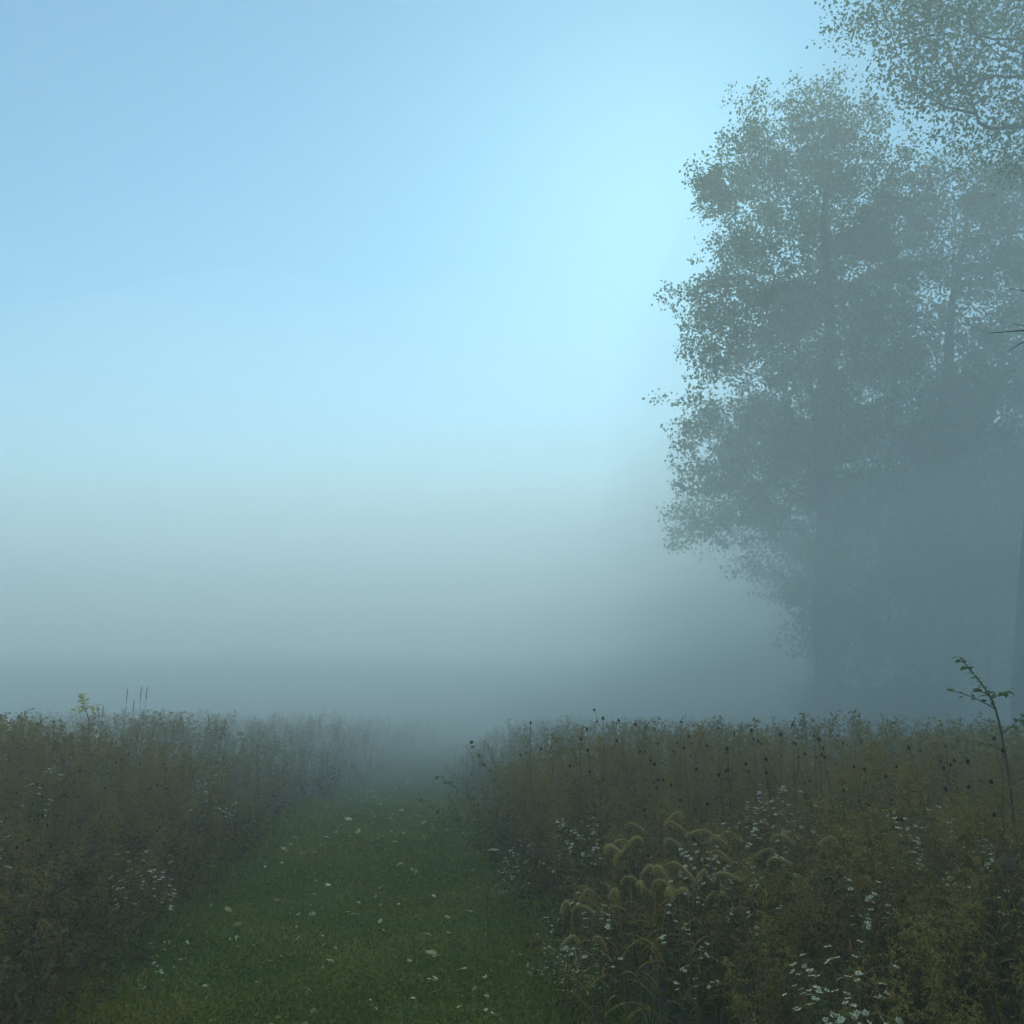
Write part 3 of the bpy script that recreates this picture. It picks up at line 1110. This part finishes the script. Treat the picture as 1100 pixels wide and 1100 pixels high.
# ------------------------------------------------------------------ trees
def grow(root_pts, targets, alpha=.35, limbs=()):
    """attach targets one by one to the nearest existing node (favouring short ways to the ground)"""
    nodes = [np.array(p) for p in root_pts]
    par = [-1] + list(range(len(root_pts) - 1))
    plen = [0.0]
    for i in range(1, len(nodes)):
        plen.append(plen[-1] + np.linalg.norm(nodes[i] - nodes[i - 1]))
    ref = nodes[len(nodes) // 2]
    for k0, lp in limbs:
        prev = k0
        for q in lp:
            nodes.append(np.array(q)); par.append(prev)
            plen.append(plen[prev] + .5 * np.linalg.norm(nodes[-1] - nodes[prev]))
            prev = len(nodes) - 1
    order = np.argsort(np.linalg.norm(targets - ref, axis=1))
    skip = 2
    for i in order:
        t = targets[i]
        A = np.array(nodes[skip:])
        dist = np.linalg.norm(A - t, axis=1)
        below = np.clip(A[:, 2] - t[2], 0, None)
        cost = dist + alpha * np.array(plen[skip:]) + 1.2 * below
        j = int(np.argmin(cost)) + skip
        a = nodes[j]
        L = np.linalg.norm(t - a)
        k = max(1, int(L / .6))
        prev = j
        for s in range(1, k + 1):
            f = s / k
            p = a + (t - a) * f
            if s < k:
                p = p + rng.normal(0, .05 * L / k + .02, 3) + np.array([0, 0, -.12 * L * math.sin(math.pi * f) * .5])
            nodes.append(p); par.append(prev); plen.append(plen[prev] + L / k)
            prev = len(nodes) - 1
    return np.array(nodes), np.array(par)


def branch_radii(nodes, par, r0, tip=.006, e=1.75):
    n = len(nodes)
    acc = np.zeros(n)
    kids = [[] for _ in range(n)]
    for i, p in enumerate(par):
        if p >= 0:
            kids[p].append(i)
    for i in range(n - 1, -1, -1):
        if not kids[i]:
            acc[i] = tip ** e
        if par[i] >= 0:
            acc[par[i]] += acc[i]
    rad = acc ** (1 / e)
    rad *= 1.0
    rad = tip + (rad - tip) * (r0 - tip) / max(1e-6, rad[0] - tip)
    return rad, kids


def make_tree(name, label, cat, trunk, lobes, depth_spread, r0, n_tw, n_leaf, leaf, mat, seed, group=None, alpha=.3, bark=M_BARK, sigma=.30, flat=.75, limbs=()):
    """trunk: world points from the base up; lobes: (centre xyz, radius) of the crown's clumps"""
    global rng
    rng = np.random.default_rng(seed)
    r = rng
    base = np.array(trunk[0], float)
    root = tag(empty(name, tuple(base)), label, cat, group)
    ctr = np.array([c for c, _, _ in lobes]); rad = np.array([q for _, q, _ in lobes]); wgt = np.array([w for _, _, w in lobes])
    pw = rad ** 2 * wgt
    k = r.choice(len(lobes), n_tw, p=pw / pw.sum())
    u = r.normal(size=(n_tw, 3)); u /= np.linalg.norm(u, axis=1)[:, None]
    u *= (r.random(n_tw) ** .45)[:, None]
    u[:, 1] *= depth_spread
    tg = ctr[k] + u * rad[k][:, None]
    tg = tg[tg[:, 2] > .5]
    nodes, par = grow(trunk, tg, alpha, limbs)
    rd, kids = branch_radii(nodes, par, r0)
    rd[len(trunk):] = np.clip(rd[len(trunk):] * .5, .006, .11)
    # chains
    tr, br = MB(), MB()
    done = np.zeros(len(nodes), bool)
    def chain(i0, pre):
        c = [pre] if pre >= 0 else []
        i = i0
        while True:
            c.append(i); done[i] = True
            if not kids[i]:
                break
            i = max(kids[i], key=lambda q: rd[q] + (10 if q < len(trunk) else 0))
        return c
    stack = [(0, -1)]
    first = True
    while stack:
        i0, pre = stack.pop()
        c = chain(i0, pre)
        rr = rd[c].copy()
        if pre >= 0:
            rr[0] = min(rr[0], rr[1] * 1.15)
        P = nodes[c] - base
        big = rr.max()
        if first:
            f_ = np.linspace(0, 1, len(rr))
            rr = np.minimum(rr, r0 * (1 - f_) ** .8 + .012)
            rr[0] *= 1.35
        tube(tr if first else br, P, rr, 10 if first else (6 if big > .06 else (4 if big > .02 else 3)), .5)
        first = False
        for i in c:
            for q in kids[i]:
                if not done[q]:
                    stack.append((q, i))
    tr.build('trunk', bark, root, smooth=True)
    if br.n:
        br.build('branches', bark, root, smooth=True)
    # leaves around the thin wood
    thin = np.nonzero(rd < .022)[0]
    pw = np.ones(len(thin))
    i = r.choice(thin, n_leaf)
    f = r.random(n_leaf)[:, None]
    pi = np.where(par[i] >= 0, par[i], i)
    P = nodes[i] * f + nodes[pi] * (1 - f)
    # each twig node carries its own little tuft: shared offset + scatter
    off = r.normal(0, sigma, (len(nodes), 5, 3)) * np.array([1, 1, flat])
    P = P + off[i, r.integers(0, 5, n_leaf)] + r.normal(0, sigma * .38, (n_leaf, 3)) * np.array([1, 1, flat])
    ntint = r.normal(.45, .16, len(nodes))
    tint = np.clip(ntint[i] + r.normal(0, .14, n_leaf), 0, 1)
    lm = MB()
    lm.add(*scatter_rhombs(P - base, leaf, tint, r, .72, (0, 0, -.5)))
    lm.build('crown', mat, root)
    return root


def L(px, py, rpx, d, w=1.0):
    return (at(px, py, d), rpx * px_m(math.hypot(d, 0) * 1.08), w)


def trunk_pts(px0, d, pxs):
    b = at(px0, 700, d); b[2] = 0
    return [b] + [at(px, py, d) for px, py in pxs]


# tree with the big rounded crown
DA = 36.0
lobesA = [L(822, 122, 34, DA), L(880, 118, 40, DA, .8), L(905, 150, 45, DA), L(800, 172, 38, DA), L(772, 208, 30, DA), L(850, 200, 62, DA + 1), L(910, 230, 60, DA),
          L(790, 262, 36, DA - 1), L(755, 330, 34, DA), L(815, 320, 60, DA), L(895, 320, 85, DA + 1), L(752, 385, 26, DA), L(830, 405, 75, DA), L(905, 420, 90, DA),
          L(750, 445, 28, DA), L(775, 500, 45, DA), L(850, 500, 85, DA + 2), L(930, 520, 85, DA + 2), L(755, 560, 36, DA + 4, .7), L(835, 585, 66, DA + 5, .45), L(915, 595, 74, DA + 5, .4)]
make_tree('broadleaf_tree', 'big broadleaf tree with rounded lobed crown, leftmost and tallest in the fog', 'tree',
          trunk_pts(892, DA, [(889, 740), (884, 660), (890, 560), (882, 450), (893, 340), (884, 240), (892, 170)]), lobesA, 1.25, .48, 1000, 125000, .135, M_TREE, 101, sigma=.44)
# tree behind on the right
DB = 37.0
lobesB = [L(945, 250, 36, DB), L(1010, 200, 36, DB), L(1015, 300, 26, DB, .6), L(1004, 268, 28, DB, .8), L(1030, 350, 34, DB), L(940, 345, 36, DB), L(1075, 255, 40, DB), L(1030, 430, 40, DB), L(960, 205, 40, DB), L(985, 250, 26, DB), L(1040, 205, 45, DB), L(1085, 215, 40, DB), L(960, 300, 42, DB), L(1050, 290, 38, DB), L(1090, 300, 40, DB), L(1110, 380, 60, DB),
          L(975, 385, 48, DB), L(1060, 400, 36, DB), L(1000, 460, 70, DB), L(1085, 470, 70, DB), L(1140, 300, 60, DB, .5), L(1010, 545, 75, DB), L(1090, 560, 70, DB), L(1150, 480, 70, DB, .5), L(990, 615, 56, DB + 1, .4), L(1060, 630, 50, DB + 1, .4)]
make_tree('broadleaf_tree', 'leafy tree with gaps of sky in its crown, between the big crown and right edge', 'tree',
          trunk_pts(1022, DB, [(1022, 740), (1024, 640), (1020, 520), (1016, 420), (1022, 330), (1035, 260), (1040, 215)]), lobesB, 1.2, .40, 1000, 115000, .135, M_TREE, 102, sigma=.46)
# nearer old tree whose boughs hang into the top right
DC = 27.0
lobesC = [L(922, 18, 28, DC), L(958, 30, 42, DC), L(985, 80, 34, DC), L(1010, 40, 55, DC), L(1065, 50, 55, DC), L(1035, 105, 40, DC), L(985, 135, 26, DC, .8), L(1090, 120, 50, DC, .8), L(1065, 165, 30, DC, .6), L(1110, 190, 34, DC, .6),
          L(980, -20, 60, DC), L(1060, -30, 70, DC + 1), L(1140, -20, 70, DC + 1), L(1160, 80, 80, DC), L(1220, 60, 90, DC + 1), L(1240, 170, 90, DC), L(1290, 280, 80, DC, .7)]
make_tree('broadleaf_tree', 'old tree rising at the right edge with boughs hanging into the top right', 'tree',
          trunk_pts(1106, DC, [(1107, 745), (1110, 660), (1116, 540), (1124, 400), (1136, 250), (1150, 120), (1158, 10)]), lobesC, 1.3, .55, 700, 30000, .125, M_TREE, 103, sigma=.55, limbs=[(6, [at(1128, 0, DC), at(1105, 6, DC), at(1075, 28, DC), at(1040, 66, DC), at(1012, 104, DC)]), (5, [at(1120, 120, DC - .5), at(1090, 150, DC - 1), at(1062, 170, DC - 1)])])
# smaller trees and shrubs at the wood's foot, deeper in the fog
under = [
    ('understory_tree', 'hazy leafy tree hiding the foot of the big rounded crown', 36.0, 900, [(890, 630, 45), (878, 675, 36), (925, 670, 46), (915, 715, 42), (925, 620, 45), (930, 748, 36)], 6500),
    ('understory_tree', 'thin leafy young tree right of the big rounded crown', 38.0, 985, [(985, 640, 45), (965, 690, 40), (1010, 690, 40), (990, 735, 38), (1005, 610, 36)], 5500),
    ('understory_tree', 'dark small tree low at the right edge behind the sapling', 34.0, 1062, [(1050, 580, 50), (1095, 600, 50), (1040, 650, 40), (1090, 690, 45), (1110, 640, 40), (1060, 730, 40)], 7500),
    ('shrub', 'low ragged shrub at the foot of the trees, low in the mist behind the sapling', 33.0, 975, [(975, 755, 24), (950, 765, 20), (1000, 762, 22)], 5000),
    ('shrub', 'low rounded shrub in the fog at the foot of the big rounded tree', 40.0, 900, [(900, 758, 24), (875, 765, 20), (925, 764, 18)], 4500),
]
for n_, (nm, lab, d, px, lb, nl) in enumerate(under):
    lob = [L(a, b, c, d + (k % 3 - 1) * .7) for k, (a, b, c) in enumerate(lb)]
    top = min(b for _, b, _ in lb)
    tp = trunk_pts(px, d, [(px + 2, 770), (px - 2, (770 + top) / 2), (px + 3, top)])
    make_tree(nm, lab, 'tree' if nm != 'shrub' else 'shrub', tp, lob, 1.2, .09 if nm != 'shrub' else .035, 200 if nm != 'shrub' else 90, nl, .16, M_SHRUB, 120 + n_, sigma=.45)

# dead tree just beyond the right edge: only its bare twig ends reach in
d = 7.0
b = at(1330, 700, d); b[2] = 0
root = tag(empty('dead_tree', tuple(b)), 'bare dead tree beyond the right edge, dark twigs poking in beside the leafy crowns', 'tree')
mt, mbr = MB(), MB()
tp = np.array([b, at(1326, 600, d), at(1322, 450, d), at(1310, 250, d), at(1300, 90, d)]) - b
tube(mt, tp, [.17, .14, .11, .08, .03], 10, .5)
for pts_, rr in (([at(1322, 470, d), at(1220, 400, d), at(1140, 366, d), at(1100, 355, d), at(1062, 358, d)], [.05, .03, .016, .006, .002]),
                 ([at(1140, 366, d), at(1110, 352, d), at(1088, 348, d)], [.008, .004, .0015]),
                 ([at(1118, 360, d), at(1098, 368, d), at(1082, 378, d)], [.007, .004, .0015]),
                 ([at(1314, 330, d), at(1230, 318, d), at(1150, 316, d), at(1110, 314, d), at(1085, 310, d)], [.04, .024, .012, .005, .002]),
                 ([at(1306, 180, d), at(1350, 120, d), at(1380, 60, d)], [.04, .02, .006]),
                 ([at(1318, 400, d), at(1390, 330, d), at(1440, 300, d)], [.045, .02, .006])):
    tube(mbr, np.array(pts_) - b, rr, 5, .5)
mt.build('trunk', M_BARK, root, smooth=True)
mbr.build('branches', M_BARK, root, smooth=True)

# far treeline, one soft mass in the fog
rng = np.random.default_rng(88)
mb = MB()
P = []
for k in range(60):
    cx = -4 + 104 * k / 59 + rng.normal(0, 1.5)
    cy = 150 + rng.normal(0, 6)
    H = float(np.interp(cx, [-70, -15, 0, 12, 40, 100], [5, 6, 10, 17, 20, 20])) * rng.uniform(.75, 1.2)
    n = 900
    u = rng.normal(size=(n, 3)); u /= np.linalg.norm(u, axis=1)[:, None]; u *= rng.random((n, 1)) ** .4
    P.append(u * np.array([3.2 + H * .12, 3, H * .48]) + np.array([cx, cy, H * .5]))
P = np.concatenate(P)
mb.add(*scatter_rhombs(P, .9, rng.random(len(P)), rng, .8))
tag(mb.build('far_wood', M_SHRUB), 'far wood right of the path barely showing through the fog', 'wood', kind='stuff')

# ------------------------------------------------------------------ haze
hz = MB()
x0, x1, y0, y1, z0, z1 = -400, 400, -400, 400, -1.0, HAZE_TOP
V = [(x0, y0, z0), (x1, y0, z0), (x1, y1, z0), (x0, y1, z0), (x0, y0, z1), (x1, y0, z1), (x1, y1, z1), (x0, y1, z1)]
T = [(0, 2, 1), (0, 3, 2), (4, 5, 6), (4, 6, 7), (0, 1, 5), (0, 5, 4), (1, 2, 6), (1, 6, 5), (2, 3, 7), (2, 7, 6), (3, 0, 4), (3, 4, 7)]
hz.add(V, T)
mh, N, Lk = new_mat('haze')
out = N.new('ShaderNodeOutputMaterial')
pv = N.new('ShaderNodeVolumePrincipled')
pv.inputs['Color'].default_value = (*HAZE_COLOR, 1)
pv.inputs['Density'].default_value = HAZE_DENSITY
pv.inputs['Anisotropy'].default_value = 0.42
Lk.new(pv.outputs[0], out.inputs['Volume'])
tag(hz.build('haze', mh), 'pale blue morning fog over the whole meadow', 'fog', kind='stuff')

# ------------------------------------------------------------------ low mist lying in thinning layers over the far meadow and the feet of the trees
def mist_layer(k, full0, front0, ramp, dens, label):
    def top(x, y):
        front = front0 + 6 * vnoise(x, y * 0 + 3.3, 14, 91 + 10 * k)
        full = full0 * (0.75 + 0.5 * vnoise(x, y, 30 + 4 * k, 92 + 10 * k)) + full0 * 0.18 * vnoise(x, y, 12, 93 + 10 * k)
        f = np.clip((y - front) / ramp, 0, 1)
        return -0.4 + (full + 0.4) * f * f * (3 - 2 * f) + np.clip((y - front) / 8.0, 0, 1) * 1.0
    xs = np.concatenate([np.linspace(-390, -80, 14), np.linspace(-76, 76, 48), np.linspace(80, 390, 14)]) + 0.37 * k
    ys = np.concatenate([np.linspace(3, 90, 45), np.linspace(96, 385, 24)]) + 0.23 * k
    V, T = sheet(xs, ys, top)
    nx, ny = len(xs), len(ys)
    Vb = V.copy()
    Vb[:, 2] = -0.6 - 0.05 * k
    n0 = len(V)
    mb = MB()
    rim = [(i, i + 1) for i in range(nx - 1)] + [((j + 1) * nx - 1, (j + 2) * nx - 1) for j in range(ny - 1)] + \
          [(ny * nx - 1 - i, ny * nx - 2 - i) for i in range(nx - 1)] + [((ny - 1 - j) * nx, (ny - 2 - j) * nx) for j in range(ny - 1)]
    side = []
    for a, b in rim:
        side += [(a + n0, b + n0, b), (a + n0, b, a)]
    mb.add(np.concatenate([V, Vb]), np.concatenate([T, T[:, ::-1] + n0, np.array(side)]))
    mm, N, Lk = new_mat('mist')
    out = N.new('ShaderNodeOutputMaterial')
    pv = N.new('ShaderNodeVolumePrincipled')
    pv.inputs['Color'].default_value = (*HAZE_COLOR, 1)
    pv.inputs['Density'].default_value = dens
    pv.inputs['Anisotropy'].default_value = 0.4
    Lk.new(pv.outputs[0], out.inputs['Volume'])
    tag(mb.build('mist_bank', mm, smooth=True), label, 'mist', kind='stuff')


mist_layer(0, 3.4, 9, 44, MIST_DENSITY * .13, 'lowest and thickest mist lying over the far meadow')
mist_layer(1, 5.6, 6, 50, MIST_DENSITY * .15, 'low mist around the feet of the trees')
mist_layer(2, 8.6, 7, 48, MIST_DENSITY * .15, 'thin mist rising to the lowest boughs of the trees')
mist_layer(3, 12.0, 8, 46, MIST_DENSITY * .14, 'thin mist rising to the middle boughs of the trees')
mist_layer(4, 15.5, 9, 44, MIST_DENSITY * .12, 'faint mist rising into the tree crowns')
mist_layer(5, 18.5, 10, 40, MIST_DENSITY * .10, 'faint mist drifting through the middle of the tree crowns')
mist_layer(6, 20.5, 11, 35, MIST_DENSITY * .09, 'very faint mist drifting through the upper tree crowns')
mist_layer(7, 22.0, 12, 31, MIST_DENSITY * .08, 'faintest uppermost mist reaching over the tree tops')


def mist_cloud(c, rad, dens, seed, label):
    """a soft lumpy patch of mist hanging before the trees"""
    nu, nv = 40, 22
    V, T = [], []
    for j in range(nv + 1):
        th = math.pi * j / nv
        for i in range(nu):
            ph = 2 * math.pi * i / nu
            d = np.array([math.sin(th) * math.cos(ph), math.sin(th) * math.sin(ph), math.cos(th)])
            q = 1 + .35 * (float(vnoise(d[0] * 2 + 5, d[1] * 2 + d[2] * 1.7, 1.0, seed)) - .5) + .2 * math.sin(2 * ph + seed) * math.sin(th)
            p = np.array(c) + d * np.array(rad) * q
            p[2] = max(p[2], -.5)
            V.append(p)
    for j in range(nv):
        for i in range(nu):
            a, b = j * nu + i, j * nu + (i + 1) % nu
            T += [(a, a + nu, b + nu), (a, b + nu, b)]
    mb = MB(); mb.add(V, T)
    mm, N, Lk = new_mat('mist')
    out = N.new('ShaderNodeOutputMaterial')
    pv = N.new('ShaderNodeVolumePrincipled')
    pv.inputs['Color'].default_value = (0.982, 1.0, 0.985, 1)
    pv.inputs['Density'].default_value = dens
    pv.inputs['Anisotropy'].default_value = 0.2
    Lk.new(pv.outputs[0], out.inputs['Volume'])
    tag(mb.build('mist_cloud', mm, smooth=True), label, 'mist', kind='stuff')


mist_cloud((20, 25, 0), (15.5, 9, 9), .034, 3, 'patch of mist hiding the feet of the tall trees')
mist_cloud((20.5, 25.5, 1), (16.5, 10, 14), .028, 8, 'thin patch of mist before the lower half of the tall trees')
mist_cloud((21, 24.5, 0), (13, 7.5, 5.5), .030, 14, 'low patch of mist at the edge of the meadow before the trees')
mist_cloud((25.5, 27, 4), (19, 12, 20), .018, 21, 'thin tall veil of mist before the crowns of the trees')
